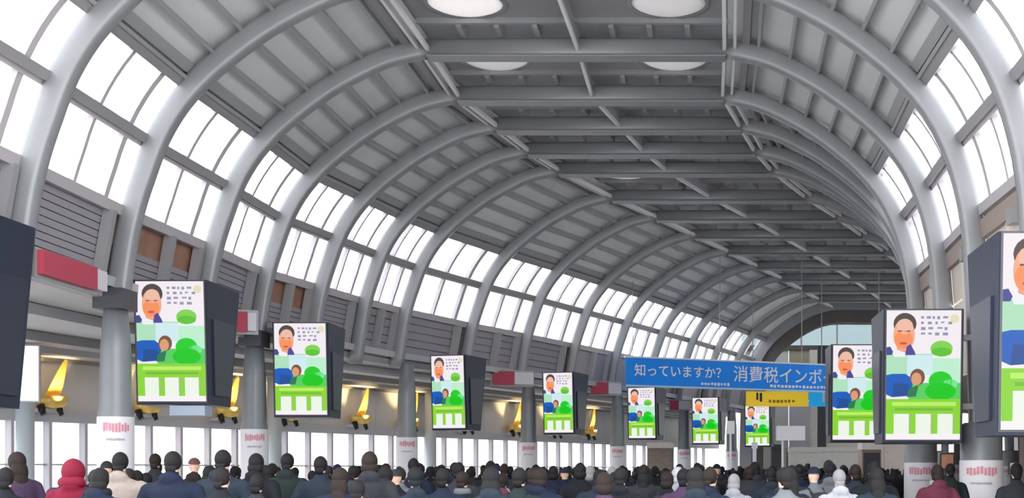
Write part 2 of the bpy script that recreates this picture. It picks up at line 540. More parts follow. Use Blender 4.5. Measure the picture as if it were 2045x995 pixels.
for k, px_ in enumerate((50, 548, 860)):
    q = (PX - px_) / F
    d = 28.6 / (WK + q) - 0.9
    x = (px_ - PX) * d / F
    seg = 18
    ring = lambda r, z: [(r * math.cos(2 * math.pi * j / seg), r * math.sin(2 * math.pi * j / seg), z) for j in range(seg)]
    v, f = loft([ring(0.26, 0), ring(0.26, 0.1), ring(0.20, 0.15), ring(0.20, 4.35)])
    o = mesh_obj('aisle_column', v, f, mat('pale_blue_paint', (0.55, 0.62, 0.66), 0.5), None, True)
    o.location = (x, d, 0)
    tag(o, 'slim pale blue round column in the left aisle, %s' % ('at the left edge', 'beside the second wrapped column', 'before the far glass')[k],
        'column', 'slim aisle columns', 'structure')

# ------------------------------------------------------------------ right wall and shops
wall_right = empty('wall_right')
tag(wall_right, 'beige panelled wall below the right ribbon windows', 'wall', kind='structure')
for i in range(FIRST, LAST):
    cell('wall_panel', i, 1, S_SILL + 0.02, s_at_z(0.40), 0.050, 0.060, 0.01, 0.99, M_BEIGE, wall_right)
    cell('wall_panel', i, 1, s_at_z(0.395), s_at_z(0.22), 0.050, 0.060, 0.01, 0.99, M_BEIGE, wall_right)
    cell('band', i, 1, S_SILL + 0.03, S_SILL + 0.065, 0.036, 0.052, 0.0, 1.0, mat('brown_trim', (0.36, 0.29, 0.25), 0.6), wall_right)
    cell('post', i, 1, S_SILL + 0.07, s_at_z(0.22), 0.035, 0.052, 0.45, 0.52, M_BEIGE, wall_right)
    cell('bracket', i, 1, s_at_z(0.49), s_at_z(0.46), 0.020, 0.052, 0.30, 0.38, M_TRANS, wall_right)
    # soffit and shop wall of the right aisle
    a0, a1 = rp(i, 1, s_at_z(0.22), 0.05), rp(i + 1, 1, s_at_z(0.22), 0.05)
    v = [a0, a0 + Vector((2.4, 0, 0)), a1 + Vector((2.4, 0, 0)), a1]
    hexa('soffit', v + [p + Vector((0, 0, 0.15)) for p in v], M_AISLE, wall_right)
    b0, b1 = Vector((a0.x + 2.4, a0.y, 0)), Vector((a1.x + 2.4, a1.y, 0))
    v = [b0, b0 + Vector((0.15, 0, 0)), b1 + Vector((0.15, 0, 0)), b1]
    hexa('shop_wall', v + [p + Vector((0, 0, a0.z + 0.1)) for p in v], mat('shop_wall_brown', (0.27, 0.20, 0.17), 0.6, noise=0.15, scale=1.5), wall_right)

# ------------------------------------------------------------------ end portal and end wall
portal = empty('end_portal', (RX[LAST], RD[LAST], 0))
tag(portal, 'thick dark arched portal closing the far end of the vault', 'arch', kind='structure')
def pring(s, side, o0, o1, y0, y1):
    out = []
    for (o, yy) in ((o0, y0), (o1, y0), (o1, y1), (o0, y1)):
        x, z = prof(s, o)
        out.append((side * H * x, yy, CZ + H * z))
    return out
st = [(-1, PS[-1] * (1 - k / 30) + 0.02 * (k / 30)) for k in range(31)] + [(1, 0.02 + (PS[-1] - 0.02) * k / 30) for k in range(31)]
v, f = loft([pring(s, sd, -0.075, 0.005, 0.0, 1.2) for sd, s in st])
mesh_obj('inner_arch', v, f, M_PORTAL, portal)
v, f = loft([pring(s, sd, 0.0, 0.075, -0.25, 1.2) for sd, s in st])
mesh_obj('outer_arch', v, f, M_RIB, portal)

wall_end = empty('wall_end')
tag(wall_end, 'beige end wall with tinted glass lunette beyond the portal', 'wall', kind='structure')
ED = 75.0
def pxbox(name, x0, x1, y0, y1, d, th, m, parent=None):
    a, b = world_pt(x0, y1, d), world_pt(x1, y0, d)
    return box(name, a.x, b.x, d, d + th, max(a.z, 0.0) if y1 < 990 else 0.0, b.z, m, parent)
pxbox('lunette_glass', 1480, 1900, 560, 690, ED, 0.05, glass_mat('aqua_tinted_glass', (0.32, 0.365, 0.37), 0.04), wall_end)
for xx in (1600, 1672, 1744, 1816):
    pxbox('glazing_bar', xx - 1.2, xx + 1.2, 600, 690, ED - 0.05, 0.15, M_MULL, wall_end)
pxbox('beam', 1470, 1900, 690, 699, ED - 0.3, 0.5, M_PORTAL, wall_end)
pxbox('wall_panel', 1470, 1575, 699, 1000, ED, 0.3, M_WALL, wall_end)
pxbox('wall_panel', 1576, 1634, 699, 800, ED, 0.3, mat('olive_beige_panel', (0.42, 0.38, 0.30), 0.6), wall_end)
pxbox('wall_panel', 1576, 1634, 801, 1000, ED, 0.3, mat('lavender_grey_panel', (0.62, 0.60, 0.68), 0.6), wall_end)
pxbox('wall_panel', 1635, 1765, 699, 1000, ED, 0.3, M_BEIGE, wall_end)
pxbox('wall_panel', 1766, 1900, 699, 1000, ED, 0.3, M_BEIGE, wall_end)
pxbox('pillar', 1618, 1640, 699, 1000, ED - 1.4, 0.7, M_CREAM, wall_end)
pxbox('dark_post', 1634, 1650, 690, 1000, 71.5, 0.5, M_DARKT, wall_end)
xa, xb = RX[LAST] - 0.95 * H, RX[LAST] + 0.95 * H
box('sky_block_roof', xa, xb, RD[LAST] + 1.2, ED + 0.3, CZ + 1.08 * H, CZ + 1.10 * H, M_DECK, wall_end)  # unseen roof and sides added behind the portal to block the sky
box('sky_block_side', xa, xa + 0.2, RD[LAST] + 1.2, ED, 0, CZ + 1.08 * H, M_WALL, wall_end)
box('sky_block_side', xb - 0.2, xb, RD[LAST] + 1.2, ED, 0, CZ + 1.08 * H, M_WALL, wall_end)

# ------------------------------------------------------------------ advert picture (flat print on the screens)
def m_attr_emit():
    m = bpy.data.materials.new('screen_picture')
    m.use_nodes = True
    nt = m.node_tree
    b = nt.nodes['Principled BSDF']
    at = nt.nodes.new('ShaderNodeAttribute')
    at.attribute_name = 'Col'
    b.inputs['Base Color'].default_value = (0.02, 0.02, 0.02, 1)
    b.inputs['Roughness'].default_value = 0.4
    b.inputs['Specular IOR Level'].default_value = 0.05
    nt.links.new(at.outputs['Color'], b.inputs['Emission Color'])
    b.inputs['Emission Strength'].default_value = 0.98
    return m
M_AD = m_attr_emit()
AD = []
def ad_poly(pts, col, layer):
    AD.append((pts, s2l(*col), layer))
def ad_rect(u0, v0, u1, v1, col, layer):
    ad_poly([(u0, v0), (u1, v0), (u1, v1), (u0, v1)], col, layer)
def ad_ell(u, v, ru, rv, col, layer, n=18, a0=0.0, a1=2 * math.pi):
    ad_poly([(u + ru * math.cos(a0 + (a1 - a0) * k / n), v + rv * math.sin(a0 + (a1 - a0) * k / n)) for k in range(n)], col, layer)
ad_rect(0, 0, 1, 1, (244, 237, 243), 0)
ad_rect(0, 0.335, 0.62, 0.50, (176, 226, 190), 1)
ad_rect(0.28, 0.345, 0.62, 0.50, (208, 236, 240), 2)
ad_rect(0.62, 0.37, 1.0, 0.69, (190, 238, 208), 1)
ad_rect(0.30, 0.56, 1.0, 0.69, (86, 205, 96), 2)
ad_poly([(0, 0.50), (0.08, 0.49), (0.26, 0.49), (0.36, 0.53), (0.34, 0.66), (0.08, 0.67), (0, 0.65)], (8, 92, 190), 3)
ad_poly([(0.10, 0.56), (0.30, 0.57), (0.36, 0.65), (0.08, 0.67)], (20, 76, 150), 4)
ad_poly([(0.30, 0.61), (0.44, 0.57), (0.40, 0.665), (0.28, 0.67)], (40, 120, 80), 5)
ad_ell(0.42, 0.515, 0.10, 0.065, (122, 84, 62), 6)
ad_ell(0.405, 0.53, 0.07, 0.05, (222, 156, 118), 7)
ad_ell(0.73, 0.545, 0.16, 0.075, (24, 205, 30), 4)
ad_ell(0.73, 0.625, 0.21, 0.068, (4, 200, 14), 5)
ad_ell(0.86, 0.57, 0.10, 0.04, (120, 228, 150), 4)
# portrait
ad_ell(0.245, 0.105, 0.155, 0.085, (84, 70, 70), 3)
ad_ell(0.235, 0.19, 0.145, 0.125, (243, 172, 136), 4)
ad_ell(0.245, 0.125, 0.11, 0.06, (238, 190, 168), 5)
ad_ell(0.225, 0.225, 0.125, 0.072, (250, 146, 96), 5)
ad_rect(0.14, 0.26, 0.29, 0.325, (245, 150, 105), 3)
ad_ell(0.225, 0.255, 0.05, 0.010, (190, 90, 70), 6)
ad_rect(0.15, 0.155, 0.20, 0.165, (120, 80, 70), 6)
ad_rect(0.27, 0.155, 0.32, 0.165, (120, 80, 70), 6)
ad_poly([(0.27, 0.28), (0.32, 0.26), (0.38, 0.32), (0.39, 0.345), (0.25, 0.345)], (78, 70, 150), 6)
ad_poly([(0, 0.285), (0.05, 0.28), (0.09, 0.32), (0.07, 0.345), (0, 0.345)], (66, 70, 145), 6)
ad_poly([(0.09, 0.32), (0.13, 0.30), (0.27, 0.33), (0.25, 0.36), (0.1, 0.36)], (236, 240, 245), 5)
r_ = random.Random(3)
for row in range(4):
    u = 0.46
    while u < 0.84:
        w = r_.uniform(0.03, 0.075)
        ad_rect(u, 0.045 + row * 0.042, u + w, 0.045 + row * 0.042 + r_.uniform(0.012, 0.024), (150, 150, 178), 2)
        u += w + r_.uniform(0.02, 0.06)
ad_ell(0.91, 0.065, 0.06, 0.034, (232, 222, 184), 2)
ad_ell(0.74, 0.295, 0.15, 0.062, (128, 212, 78), 2)
ad_ell(0.74, 0.32, 0.14, 0.035, (92, 196, 48), 3)
ad_rect(0, 0.685, 1, 0.965, (138, 214, 44), 6)
ad_rect(0.08, 0.708, 0.94, 0.738, (186, 240, 104), 7)
ad_rect(0.12, 0.755, 0.90, 0.775, (118, 186, 48), 7)
for u in (0.105, 0.40, 0.695):
    ad_rect(u, 0.80, u + 0.205, 0.97, (238, 246, 234), 7)
    ad_rect(u + 0.205, 0.80, u + 0.245, 0.93, (150, 200, 92), 7)
ad_rect(0, 0.955, 1, 1, (246, 242, 246), 8)

def make_display(x0, x1, y0, y1, d, ang, label, depth=1.7, arm=None):
    """x0..x1, y0..y1: picture size of the lit face in photo pixels at depth d"""
    a, b = world_pt(x0, y1, d), world_pt(x1, y0, d)
    w, h = (b.x - a.x), (b.z - a.z)
    root = empty('advertising_display', ((a.x + b.x) / 2, d, a.z))
    root.rotation_euler = (0, 0, ang)
    tag(root, label, 'advertising display', 'portrait advertising displays along the concourse')
    tl = 0.16 * h / 2.4
    def fp(u, v, off=0.0):        # point on the tilted lit face; v down
        return Vector((-w / 2 + w * u, tl * v - off, h * (1 - v)))
    e = 0.035
    sx = w / 2 + 0.05
    v8 = [(-sx, tl + e, -0.06), (sx, tl + e, -0.06), (sx, depth * 0.72, -0.06), (-sx, depth * 0.72, -0.06),
          (-sx, e, h + 0.03), (sx, e, h + 0.03), (sx, depth, h + 0.03), (-sx, depth, h + 0.03)]
    hs = hexa('housing', v8, M_DARK, root)
    # inner service panel on both long sides
    for sgn in (-1, 1):
        x = sgn * (sx + 0.012)
        q = [(x - 0.02, tl + 0.25, 0.12), (x + 0.02, tl + 0.25, 0.12), (x + 0.02, depth * 0.66, 0.12), (x - 0.02, depth * 0.66, 0.12),
             (x - 0.02, 0.30, h * 0.70), (x + 0.02, 0.30, h * 0.70), (x + 0.02, depth * 0.82, h * 0.70), (x - 0.02, depth * 0.82, h * 0.70)]
        hexa('side_panel', q, mat('blue_black_panel', (0.008, 0.014, 0.034), 0.4), hs)
    q = [fp(-0.02, 1.012, 0.0), fp(1.02, 1.012, 0.0), fp(1.02, 1.012, -0.04), fp(-0.02, 1.012, -0.04),
         fp(-0.02, -0.012, 0.0), fp(1.02, -0.012, 0.0), fp(1.02, -0.012, -0.04), fp(-0.02, -0.012, -0.04)]
    scr = hexa('screen', q, M_DARKT, root)
    vv, ff, cc = [], [], []
    for pts, col, layer in AD:
        base = len(vv)
        for (u, v) in pts:
            vv.append(fp(min(max(u, 0), 1), v, 0.004 + 0.0012 * layer))
        ff.append(tuple(range(base, base + len(pts))))
        cc.append(col)
    ad = mesh_obj('advert_picture', vv, ff, M_AD, scr)
    ca = ad.data.color_attributes.new('Col', 'FLOAT_COLOR', 'CORNER')
    li = 0
    for p in ad.data.polygons:
        for _ in range(p.loop_total):
            ca.data[li].color = (*cc[p.index], 1)
            li += 1
    # rear screen glass
    q = [(-w / 2, depth * 0.72 + 0.0, 0.0), (w / 2, depth * 0.72 + 0.0, 0.0), (w / 2, depth * 0.72 + 0.05, 0.0), (-w / 2, depth * 0.72 + 0.05, 0.0),
         (-w / 2, depth, h), (w / 2, depth, h), (w / 2, depth + 0.04, h), (-w / 2, depth + 0.04, h)]
    hexa('rear_screen', q, M_DARKT, root)
    if arm:
        for zz in (0.25, 0.8):
            ax0, ax1 = (sx - 0.02, sx + arm) if arm > 0 else (-sx + arm, -sx + 0.02)
            box('mounting_arm', ax0, ax1, depth * 0.45, depth * 0.45 + 0.14, h * zz, h * zz + 0.1, M_TRANS, root)
    else:
        box('mounting_arm', -0.10, 0.10, depth * 0.8, depth + 0.9, h * 0.78, h * 0.78 + 0.14, M_TRANS, root)
    return root

AN = -0.33
make_display(-198, -60, 415, 800, 17.6, 0.0, 'portrait advertising display cut off by the left edge, dark side in view', 1.65)
first_display = make_display(270, 406, 562, 801, 23.9, 0.0, 'largest portrait display left of the crowd, beside the first wrapped column', 1.75)
box('control_box', -0.05, 0.60, 0.14, 0.5, -0.26, -0.08, mat('blue_grey_box', (0.34, 0.40, 0.50), 0.5), first_display)
make_display(547, 650, 646, 828, 29.9, 0.0, 'second largest left portrait display, right of the second wrapped column', 1.5)
make_display(858, 928, 711, 855, 37.6, AN * 0.8, 'third left portrait display, above the middle of the left crowd', 1.5)
make_display(1083, 1144, 745, 864, 43.7, AN * 0.8, 'fourth left portrait display, nearest to the blue banner on its left', 1.5)
make_display(1253, 1308, 775, 875, 51.0, AN * 0.8, 'fifth left portrait display, under the left end of the blue banner', 1.5)
make_display(1382, 1434, 795, 885, 57.0, AN * 0.8, 'sixth left portrait display, under the middle of the blue banner', 1.5)
make_display(1488, 1536, 810, 890, 62.5, AN * 0.8, 'smallest and farthest portrait display, below the yellow sign', 1.3)
make_display(2004, 2226, 466, 858, 15.0, 0.0, 'largest portrait display, cut off by the right edge', 1.75, arm=0.45)
make_display(1771, 1920, 620, 878, 22.2, 0.0, 'right portrait display with the whole advert in view, above a wrapped column', 1.6, arm=0.3)
make_display(1664, 1770, 690, 878, 32.0, 0.0, 'farthest right portrait display, half covered by the nearer one', 1.5, arm=0.8)

# ------------------------------------------------------------------ blue banner, signs, placards
BL, BR = world_pt(1250, 772, 50.0), world_pt(1768, 791, 55.1)
BT = (772 - 714) * 50.0 / F
bx = (BR - BL); blen = math.hypot(bx.x, bx.y)
ang = math.atan2(bx.y, bx.x)
banner = empty('hanging_banner', (BL.x, BL.y, BL.z))
banner.rotation_euler = (0, 0, ang)
tag(banner, 'long blue hanging banner with white Japanese lettering across the concourse', 'banner')
box('banner_cloth', 0, blen, 0, 0.05, 0, BT, M_BLUE, banner)
box('top_rail', -0.05, blen + 0.05, -0.02, 0.07, BT, BT + 0.06, M_FIN, banner)
box('white_stripe', 0, blen, -0.012, 0.0, -0.005, 0.07, mat('pale_blue_print', (0.45, 0.66, 0.85), 0.6), banner)
def text(name, body, size, loc, m, parent, rot=(math.pi / 2, 0, 0)):
    c = bpy.data.curves.new(name, 'FONT')
    c.body = body
    c.size = size
    c.extrude = 0.004
    c.offset = 0.004
    c.resolution_u = 3
    c.materials.append(m)
    tmp = bpy.data.objects.new(name, c)
    COL.objects.link(tmp)
    dg = bpy.context.evaluated_depsgraph_get()
    me = bpy.data.meshes.new_from_object(tmp.evaluated_get(dg))
    bpy.data.objects.remove(tmp)
    o = link(bpy.data.objects.new(name, me), parent)
    o.location = loc
    o.rotation_euler = rot
    return o
text('lettering', '知っていますか？', 0.50, (0.34, -0.012, 0.46), M_WHITEP, banner)
text('lettering', '消費税インボイス', 0.69, (4.62, -0.012, 0.38), M_WHITEP, banner)
def strokes_obj(name, x0, x1, z0, z1, yy, n, m, parent, seed):
    r = random.Random(seed)
    vv, ff = [], []
    for k in range(n):
        a = x0 + (x1 - x0) * k / n
        b = a + (x1 - x0) / n * r.uniform(0.55, 0.8)
        q0, q1 = z0 + (z1 - z0) * r.uniform(0, 0.2), z1 - (z1 - z0) * r.uniform(0, 0.2)
        base = len(vv)
        vv += [(a, yy, q0), (b, yy, q0), (b, yy, q1), (a, yy, q1)]
        ff.append((base, base + 1, base + 2, base + 3))
    return mesh_obj(name, vv, ff, m, parent)
strokes_obj('small_print', 3.2, 4.5, 0.13, 0.26, -0.013, 9, M_WHITEP, banner, 5)
strokes_obj('small_print', 6.3, 9.0, 0.13, 0.26, -0.013, 16, M_WHITEP, banner, 6)
for k in range(4):
    xx = 0.3 + (blen - 0.6) * k / 3
    p = Vector((BL.x + math.cos(ang) * xx, BL.y + math.sin(ang) * xx, 0))
    box('cable', xx - 0.012, xx + 0.012, 0.02, 0.045, BT + 0.05, CZ + H - BL.z + (0.3 if k else -1.2), M_TRANS, banner)

ps = world_pt(1490, 812, 57.5)
sign = empty('overhead_sign', ps)
tag(sign, 'yellow and blue overhead direction sign below the blue banner', 'sign')
wy = (1614 - 1490) * 57.5 / F
hy = (812 - 782) * 57.5 / F
box('yellow_board', 0, wy, 0, 0.12, 0, hy, M_YEL, sign)
box('blue_board', wy + 0.04, wy + 0.95, 0, 0.12, 0, hy + 0.3, M_CYAN, sign)
strokes_obj('black_print', 0.45, 0.75, 0.20, 0.62, -0.006, 2, M_DARKT, sign, 8)
strokes_obj('black_print', 1.0, 2.2, 0.16, 0.30, -0.006, 7, mat('ochre_print', (0.45, 0.30, 0.03), 0.6), sign, 9)
strokes_obj('white_print', wy + 0.62, wy + 0.90, 0.12, 0.85, -0.006, 2, M_WHITEP, sign, 10)
for xx in (0.3, wy + 0.6):
    box('rod', xx - 0.02, xx + 0.02, 0.04, 0.08, hy, CZ + H * 1.0 - ps.z, M_TRANS, sign)

def placard(x0, x1, y0, y1, d, label, polew=0.05, polex=None):
    a, b = world_pt(x0, y1, d), world_pt(x1, y0, d)
    xm = (a.x + b.x) / 2 if polex is None else (polex - PX) * d / F
    root = empty('placard', (xm, d, 0))
    tag(root, label, 'placard', 'white placards on poles above the crowd')
    box('board', a.x - xm, b.x - xm, -0.03, 0.03, a.z, b.z, M_WHITEB, root)
    box('pole', -polew / 2, polew / 2, 0.03, 0.03 + polew, 0, b.z - 0.1, M_WHITEB, root)
    box('base', -0.2, 0.2, -0.15, 0.25, 0, 0.03, M_TRANS, root)
placard(1550, 1608, 851, 880, 52.0, 'wide white placard on a pole, right of the farthest display', 0.08, 1563)
placard(1452, 1467, 841, 867, 50.0, 'small white placard on a slim pole, left of the farthest display', 0.08, 1459)
placard(1501, 1513, 884, 896, 56.0, 'narrow white post directly below the farthest display', 0.16, 1507)

def kiosk(x0, x1, y0, d, depth, m, m2, name, label, cat):
    a, b = world_pt(x0, 940, d), world_pt(x1, y0, d)
    root = empty(name, ((a.x + b.x) / 2, d, 0))
    w = (b.x - a.x) / 2
    tag(root, label, cat)
    box('body', -w, w, 0.05, depth, 0.0, b.z - 0.1, m, root)
    box('counter', -w * 1.02, w * 1.02, -0.08, depth, 0.95, 1.02, m2, root)
    box('fascia', -w * 1.02, w * 1.02, 0.0, depth * 1.02, b.z - 0.25, b.z, m2, root)
    box('recess', -w * 0.85, w * 0.85, 0.0, 0.06, 1.1, b.z - 0.35, M_DARKT if m2 is M_CREAM and name == 'ticket_kiosk' else m, root)
kiosk(1576, 1742, 893, 69.9 - 3.0, 1.8, M_CREAM, M_CREAM, 'information_counter', 'long cream counter block at the far end behind the crowd', 'counter')
kiosk(1292, 1345, 884, 58.5, 1.2, mat('brown_shutter', (0.25, 0.20, 0.17), 0.6, noise=0.1), M_BEIGE, 'shuttered_kiosk', 'brown shuttered kiosk low under the blue banner', 'kiosk')
kiosk(1542, 1562, 888, 67.5, 1.2, M_DARKT, M_DARKT, 'dark_cabinet', 'tall dark cabinet under the white placard at the far end', 'cabinet')
kiosk(1722, 1760, 884, 45.0, 1.2, mat('warm_wood_panel', (0.30, 0.21, 0.14), 0.5, noise=0.15), M_CREAM, 'ticket_kiosk', 'brown kiosk with cream top left of the right wrapped column', 'kiosk')

# red and white hanging signs in the aisle
def aisle_sign(x0, x1, y0, y1, d, ang, split, label, m0=None):
    a, b = world_pt(x0, y1, d), world_pt(x1, y0, d)
    w, h = b.x - a.x, b.z - a.z
    w /= max(0.35, abs(math.cos(ang)))
    root = empty('aisle_sign', (a.x, d, a.z))
    root.rotation_euler = (0, 0, ang)
    tag(root, label, 'sign', 'red and white signs hanging in the left aisle')
    box('red_field', 0, w * split, 0, 0.1, 0, h, m0 or M_RED, root)
    box('white_field', w * split + 0.01, w, 0, 0.1, h * 0.05, h * 0.95, mat('pale_grey_print', (0.60, 0.58, 0.62), 0.6), root)
    box('frame', -0.04, w + 0.04, 0.1, 0.16, -0.05, h + 0.05, M_TRANS, root)
    for xx in (0.15, w - 0.2):
        box('wall_arm', xx, xx + 0.04, 0.15, 0.60, h * 0.5, h * 0.5 + 0.05, M_TRANS, root)
def wall_sign():
    root = empty('aisle_sign', (-9.72, 19.4, CZ + (PY - 566) * 20.4 / F))
    root.rotation_euler = (0, 0, math.pi / 2)
    tag(root, 'long red hanging sign at the far left beside the cut-off display', 'sign', 'red and white signs hanging in the left aisle')
    box('red_field', 0, 1.75, 0, 0.1, 0, 0.36, M_RED, root)
    box('white_field', 1.76, 2.1, 0, 0.1, 0.02, 0.34, mat('pale_grey_print', (0.60, 0.58, 0.62), 0.6), root)
    box('frame', -0.04, 2.14, 0.1, 0.15, -0.04, 0.40, M_TRANS, root)
    for xx in (0.4, 1.6):
        box('hanger', xx, xx + 0.05, 0.12, 0.30, 0.28, 0.33, M_TRANS, root)
wall_sign()
aisle_sign(472, 508, 622, 662, 28.2, 0.30, 0.55, 'small red and white sign between the first two left displays')
aisle_sign(985, 1062, 741, 768, 43.0, 0.35, 0.52, 'red and white sign between the third and fourth left displays')
aisle_sign(1182, 1240, 763, 787, 50.0, 0.35, 0.55, 'red and white sign between the fourth and fifth left displays')
aisle_sign(1340, 1378, 800, 818, 57.5, 0.35, 0.4, 'small red and white sign between the fifth and sixth left displays')

lp = empty('backlit_poster', world_pt(22, 800, 27.5))
lp.rotation_euler = (0, 0, 0.3)
tag(lp, 'bright cream backlit poster at the left edge above the glass band', 'poster')
box('light_face', 0, 0.52, 0, 0.04, 0, 1.16, M_CREAMLIT, lp)
box('casing', -0.03, 0.55, 0.04, 0.14, -0.03, 1.19, M_TRANS, lp)
box('wall_bracket', 0.2, 0.3, 0.14, 0.8, 0.6, 0.7, M_TRANS, lp)

# right aisle shop details
def flat_sign(name, x0, x1, y0, y1, d, m, label, cat, extra=None):
    a, b = world_pt(x0, y1, d), world_pt(x1, y0, d)
    root = empty(name, ((a.x + b.x) / 2, d, 0))
    w = (b.x - a.x) / 2
    tag(root, label, cat)
    box('face', -w, w, 0, 0.05, a.z, b.z, m, root)
    box('frame', -w - 0.03, w + 0.03, 0.04, 0.10, a.z - 0.03, b.z + 0.03, M_DARKT, root)
    box('post', -0.04, 0.04, 0.08, 0.16, 0, a.z + 0.05, M_DARKT, root)
    return root
flat_sign('orange_poster', 1881, 1904, 908, 936, 29.0, mat('orange_poster_print', (0.62, 0.28, 0.17), 0.5, noise=0.25, scale=3), 'orange-brown poster stand between the two right wrapped columns', 'poster')
flat_sign('lit_shop_sign', 1853, 1880, 884, 901, 31.0, mat('white_lit_sign', (0.92, 0.92, 0.92), 0.5, emit=0.7), 'white lit shop sign between the two right wrapped columns', 'sign')
flat_sign('lit_shop_sign', 1895, 1905, 884, 904, 33.0, mat('white_lit_sign', (1, 1, 1)), 'narrow white shop sign directly left of the nearest wrapped column', 'sign')
flat_sign('cream_notice', 2018, 2032, 925, 945, 26.0, M_WHITEB, 'small white notice at the right edge below the largest display', 'notice')

# ------------------------------------------------------------------ gold uplights on the aisle ledge
def uplight(px_, label, flip=1):
    q = (PX - px_) / F
    yy = 28.6 / (WK + q) - 0.35
    x = wallx(yy, 0.42)
    root = empty('uplight', (x, yy, 3.02))
    root.rotation_euler = (0, 0, math.atan2(1, WK) * 1.0)
    tag(root, label, 'uplight', 'gold uplights on the ledge above the glass band')
    # local +x runs along the wall (away from the camera), local -y points into the hall
    box('ledge_bracket', -0.42, 0.30, -0.05, 0.32, -0.06, 0.02, M_BEAM, root)
    for k, xx in enumerate((-0.34, 0.16)):
        rr = 0.085 if k == 0 else 0.07
        can = tube('spot_can', [(xx, -0.14, -0.12), (xx, -0.08, 0.0), (xx, -0.04, 0.10)], [rr * 0.8, rr, rr], M_BLACK, root, 12)
    seg = 18
    ring = lambda r, z: [(r * 1.25 * math.cos(2 * math.pi * k / seg), -0.02 + r * 0.8 * math.sin(2 * math.pi * k / seg), z) for k in range(seg)]
    v, f = loft([ring(0.06, 0.03), ring(0.22, 0.07), ring(0.30, 0.17), ring(0.32, 0.32), ring(0.28, 0.32), ring(0.25, 0.19), ring(0.06, 0.12)], cap=True)
    mesh_obj('gold_bowl', v, f, M_GOLD, root, True)
    # curved gold horn rising out of the bowl
    rings = []
    n = 12
    for k in range(n + 1):
        t = k / n
        cx = flip * (0.02 + 0.42 * t * t)
        cz = 0.18 + 1.02 * t
        cy = 0.02 - 0.10 * math.sin(math.pi * t)
        w = 0.21 * (1 - t) ** 0.7 + 0.025
        rg = []
        for j in range(9):
            a = math.pi * (j / 8) - math.pi / 2
            rg.append((cx + w * math.sin(a), cy + 0.09 * math.cos(a) * (1 - t * 0.6), cz + 0.03 * math.cos(a)))
        for j in range(8, -1, -1):
            a = math.pi * (j / 8) - math.pi / 2
            rg.append((cx + w * 0.94 * math.sin(a), cy + 0.09 * math.cos(a) * (1 - t * 0.6) + 0.02, cz + 0.03 * math.cos(a)))
        rings.append(rg)
    v, f = loft(rings)
    mesh_obj('gold_horn', v, f, M_GOLD, root, True)
    ld = bpy.data.lights.new('uplight_lamp', 'SPOT')
    ld.energy = 260
    ld.color = (1.0, 0.72, 0.34)
    ld.spot_size = 1.5
    ld.spot_blend = 0.8
    ld.shadow_soft_size = 0.08
    lo = link(bpy.data.objects.new('uplight_lamp', ld), root)
    lo.location = (-0.05, -0.40, 0.22)
    lo.rotation_euler = (math.pi - 0.55, 0, 0)
UPL = [(95, 'at the left edge'), (285, 'at the foot of the largest left display'), (445, 'right of the largest left display'),
       (568, 'at the foot of the second left display'), (708, 'right of the second left display'), (808, 'left of the third clad column'),
       (922, 'below the third left display'), (1018, 'between the third and fourth left displays'),
       (1100, 'below the fourth left display'), (1168, 'right of the fourth left display')]
for k, (u, w) in enumerate(UPL):
    uplight(u, 'gold horn-shaped uplight on the aisle ledge, %s' % w)

# ------------------------------------------------------------------ people
def obj_color_mat(name, rough=0.8, noise=0.25, scale=14.0):
    m = bpy.data.materials.new(name)
    m.use_nodes = True
    nt = m.node_tree
    b = nt.nodes['Principled BSDF']
    oi = nt.nodes.new('ShaderNodeObjectInfo')
    tc = nt.nodes.new('ShaderNodeTexCoord')
    n = nt.nodes.new('ShaderNodeTexNoise')
    n.inputs['Scale'].default_value = scale
    n.inputs['Detail'].default_value = 3
    nt.links.new(tc.outputs['Object'], n.inputs['Vector'])
    r = nt.nodes.new('ShaderNodeMapRange')
    r.inputs['To Min'].default_value = 1 - noise
    r.inputs['To Max'].default_value = 1 + noise
    nt.links.new(n.outputs['Fac'], r.inputs['Value'])
    mx = nt.nodes.new('ShaderNodeVectorMath')
    mx.operation = 'SCALE'
    nt.links.new(oi.outputs['Color'], mx.inputs[0])
    nt.links.new(r.outputs['Result'], mx.inputs['Scale'])
    nt.links.new(mx.outputs['Vector'], b.inputs['Base Color'])
    bp = nt.nodes.new('ShaderNodeBump')
    bp.inputs['Strength'].default_value = 0.25
    nt.links.new(n.outputs['Fac'], bp.inputs['Height'])
    nt.links.new(bp.outputs['Normal'], b.inputs['Normal'])
    b.inputs['Roughness'].default_value = rough
    b.inputs['Specular IOR Level'].default_value = 0.2
    return m
M_CLOTH = obj_color_mat('outer_garment_cloth')
M_ACC = obj_color_mat('accessory_cloth', 0.7, 0.15)
M_SKIN = mat('skin', (0.60, 0.38, 0.28), 0.55)
M_TROU = mat('dark_trousers', (0.035, 0.036, 0.045), 0.8, noise=0.2, scale=8)
M_SHOE = mat('black_shoes', (0.02, 0.02, 0.02), 0.5)

def add_loft(bm, rings):
    vs = [[bm.verts.new(p) for p in r] for r in rings]
    n = len(vs[0])
    for k in range(len(vs) - 1):
        for j in range(n):
            bm.faces.new((vs[k][j], vs[k][(j + 1) % n], vs[k + 1][(j + 1) % n], vs[k + 1][j]))
    bm.faces.new(list(reversed(vs[0])))
    bm.faces.new(vs[-1])

def add_limb(bm, pts, rads, n=12):
    pts = [Vector(p) for p in pts]
    rings = []
    for i, p in enumerate(pts):
        t = (pts[min(i + 1, len(pts) - 1)] - pts[max(i - 1, 0)]).normalized()
        ref = Vector((0, 1, 0)) if abs(t.y) < 0.8 else Vector((1, 0, 0))
        a = t.cross(ref).normalized()
        b = t.cross(a).normalized()
        rings.append([p + a * rads[i] * math.cos(2 * math.pi * k / n) + b * rads[i] * math.sin(2 * math.pi * k / n) for k in range(n)])
    add_loft(bm, rings)

